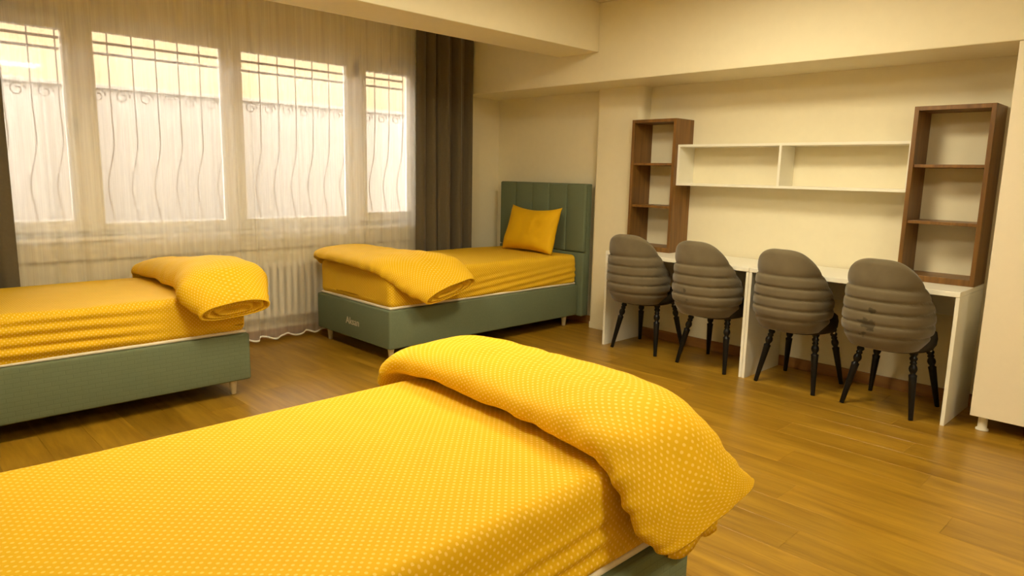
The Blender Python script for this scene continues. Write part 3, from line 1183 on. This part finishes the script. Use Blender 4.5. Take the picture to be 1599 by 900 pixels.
def wall_shelf():
    ya, yb, xa, xb, z0, z1, th = 1.3575, 2.9625, 4.612, 4.8195, 1.268, 1.572, 0.018
    t = thing('wall_shelf', (4.72, (ya+yb)/2, z0), 'long white two compartment wall shelf between the walnut bookcases', 'shelf')
    box('top_panel', (xa, ya, z1-th), (xb, yb, z1), 'white_lam', t, 0.0012)
    box('bottom_panel', (xa, ya, z0), (xb, yb, z0+th), 'white_lam', t, 0.0012)
    for y0 in (ya, yb-th, 2.155):
        box('divider' if y0 == 2.155 else 'end_panel', (xa, y0, z0+th), (xb, y0+th, z1-th), 'white_lam', t, 0.0012)
wall_shelf()

# ------------------------------------------------------------------ wardrobe
def wardrobe():
    xa, xb, ya, yb, z0, z1 = 4.318, 4.812, -0.42, 0.840, 0.088, 2.036
    t = thing('wardrobe', ((xa+xb)/2, (ya+yb)/2, 0), 'tall cream wardrobe on short round feet at the right edge', 'wardrobe')
    th = 0.018
    box('side_panel', (xa+0.02, ya, z0), (xb, ya+th, z1), 'wardrobe', t)
    box('side_panel', (xa+0.02, yb-th, z0), (xb, yb, z1), 'wardrobe', t)
    box('top_panel', (xa+0.02, ya+th, z1-th), (xb, yb-th, z1), 'wardrobe', t)
    box('bottom_panel', (xa+0.02, ya+th, z0), (xb, yb-th, z0+th), 'wardrobe', t)
    box('back_panel', (xb-0.006, ya+th, z0+th), (xb, yb-th, z1-th), 'wardrobe', t)
    ym = (ya+yb)/2
    for (a, b, hy) in ((ya, ym-0.0015, ym-0.05), (ym+0.0015, yb, ym+0.05)):
        d = box('door', (xa, a, z0), (xa+0.0185, b, z1), 'wardrobe', t, 0.002)
        V, Fc = tube_geo([(xa, hy, 1.0), (xa-0.022, hy, 1.0), (xa-0.026, hy, 1.01), (xa-0.026, hy, 1.11), (xa-0.022, hy, 1.12), (xa, hy, 1.12)], 0.005, 8)
        mk('handle', V, Fc, 'steel', d, True)
    for (x, y) in ((xa+0.075, yb-0.05), (xb-0.06, yb-0.05), (xa+0.075, ya+0.05), (xb-0.06, ya+0.05)):
        lathe('foot', [(0.031, 0), (0.031, 0.08), (0.023, 0.14), (0.022, 0.90), (0.026, 1.0)], 'white_lam', t, (x, y, 0), (x, y, z0), 20)
wardrobe()

# ------------------------------------------------------------------ chairs
SEAMS = [0.475, 0.542, 0.609, 0.676, 0.745]
def shell_half_width(z):
    # plan radius multiplier over height: tucked in at the bottom, fullest mid height, a little narrower on top
    t = (z-0.395)/(0.885-0.395)
    if t < 0.28:
        return 0.76 + 0.24*math.sin(t/0.28*PI/2)
    return 1.0 - 0.10*((t-0.28)/0.72)**1.5

def chair_mesh():
    TH = 0.045
    A = 1.74        # half wrap angle
    na, nz = 72, 64
    z_b = 0.395
    def ztop(th):
        a = abs(th)
        return 0.890 - 0.300*(a/A)**2.5
    def pt(th, f, inner):
        zt = ztop(th)
        z = z_b + (zt-z_b)*f
        m_ = shell_half_width(z)
        ry, rx = 0.220*m_, 0.218*m_
        # back leans out a little with height
        lean = -0.035*((z-z_b)/0.49)*max(0, math.cos(th))
        off = 0.0
        # puffed channels between seams
        zs = [z_b-0.02]+SEAMS+[0.95]
        for q in range(len(zs)-1):
            if zs[q] <= z <= zs[q+1]:
                c = (z-zs[q])/(zs[q+1]-zs[q])
                off = 0.014*(max(0.0, 1-abs(2*c-1)**5))
        if inner:
            rx -= TH; ry -= TH; off = -off*0.6
        # squarish plan: flatter back
        cx, cy = -math.cos(th), math.sin(th)
        p = 0.80
        cx = math.copysign(abs(cx)**p, cx); cy = math.copysign(abs(cy)**p, cy)
        x = (rx+off)*cx + lean
        y = (ry+off)*cy
        return Vector((x, y, z))
    V, Fc = [], []
    fs = [i/nz for i in range(nz+1)]
    ths = [-A + 2*A*j/na for j in range(na+1)]
    cols = []
    for th in ths:
        col_ = []
        for f in fs:
            col_.append(pt(th, f*0.985, False))
        o_, i_ = pt(th, 0.985, False), pt(th, 0.985, True)
        for k in range(1, 8):            # rounded top edge
            a = PI*k/8
            mid = (o_+i_)/2
            d = (o_-i_)/2
            col_.append(mid + d*math.cos(a) + Vector((0, 0, d.length*0.8*math.sin(a))))
        for f in reversed(fs):
            if f*0.985 >= 0.06:
                col_.append(pt(th, f*0.985, True))
        cols.append(col_)
    w = len(cols[0])
    for c_ in cols:
        V += c_
    for j in range(na):
        for k in range(w-1):
            Fc.append((j*w+k, (j+1)*w+k, (j+1)*w+k+1, j*w+k+1))
        Fc.append((j*w+w-1, (j+1)*w+w-1, (j+1)*w, j*w))
    Fc.append(tuple(range(w)))
    Fc.append(tuple(na*w+k for k in range(w))[::-1])
    return V, Fc

def seat_geo():
    V, Fc = [], []
    n = 48
    rings = [(0.80, 0.372), (0.92, 0.380), (0.99, 0.405), (1.0, 0.44), (0.97, 0.475), (0.90, 0.488), (0.5, 0.495)]
    for (s, z) in rings:
        for k in range(n):
            a = 2*PI*k/n
            c, q = math.cos(a), math.sin(a)
            x = math.copysign(abs(c)**0.7, c)*0.215
            y = math.copysign(abs(q)**0.7, q)*0.215
            if c < 0:
                y *= 1-0.22*abs(c)
            V.append((x*s+0.090, y*s, z))
    for i in range(len(rings)-1):
        for k in range(n):
            k2 = (k+1) % n
            Fc.append((i*n+k, i*n+k2, (i+1)*n+k2, (i+1)*n+k))
    Fc.append(tuple(range(n))[::-1])
    Fc.append(tuple((len(rings)-1)*n+k for k in range(n)))
    return V, Fc

LEG = [(r*1.15, t) for (r, t) in [(0.0105, 0.0), (0.0115, 0.01), (0.0185, 0.60), (0.0200, 0.635), (0.0125, 0.65), (0.0125, 0.665), (0.0185, 0.695), (0.0205, 0.725),
       (0.0185, 0.755), (0.0125, 0.785), (0.0165, 0.80), (0.0165, 0.815), (0.0125, 0.83), (0.0180, 0.855), (0.0190, 0.875), (0.0135, 0.90), (0.0200, 0.93), (0.0200, 1.0)]]

def make_chair(x, y, rz, label, mat='velvet'):
    t = thing('tub_chair', (x, y, 0), label, 'chair', 'taupe velvet tub chairs at the desks', rz)
    V, Fc = chair_mesh()
    s = mk('backrest_shell', V, Fc, mat, t, True, local=True)
    s['label'] = 'channel tufted velvet backrest'
    V, Fc = seat_geo()
    mk('seat', V, Fc, 'seat', t, True, local=True)
    for sx, sy in ((-1, 1), (-1, -1), (1, 1), (1, -1)):
        top = Vector((0.035 if sx < 0 else 0.265, sy*0.140, 0.39))
        bot = Vector((-0.050 if sx < 0 else 0.350, sy*0.195, 0.0))
        l = lathe('leg', LEG, 'black', t, bot, top, 14, local=True)
        if sx > 0:
            box('bracket', (top.x-0.008, top.y+sy*0.016-0.004, 0.345), (top.x+0.008, top.y+sy*0.016+0.006, 0.372), 'steel', l, 0.001, local=True)
    return t

c1 = make_chair(4.340, 3.052, math.radians(3), 'taupe tub chair closest to the corner bed, first in the row')
def chair_copy(x, y, rz, label, mat=None):
    c = copy_tree(c1)
    c.location = (x, y, 0)
    c.rotation_euler = (0, 0, rz)
    c['label'] = label
    if mat:
        for ch in c.children:
            if ch.name.startswith('backrest_shell'):
                me = ch.data.copy()
                me.materials.clear()
                me.materials.append(M[mat])
                ch.data = me
    return c
chair_copy(4.325, 2.460, math.radians(-3), 'taupe tub chair with a small dark spot, beside the middle desk panel', 'velvet_b')
chair_copy(4.335, 1.858, math.radians(-3), 'clean taupe tub chair, third in the row, next to the stained chair')
chair_copy(4.310, 1.292, math.radians(-4), 'taupe tub chair with dark stains on its back, nearest the wardrobe', 'velvet_d')
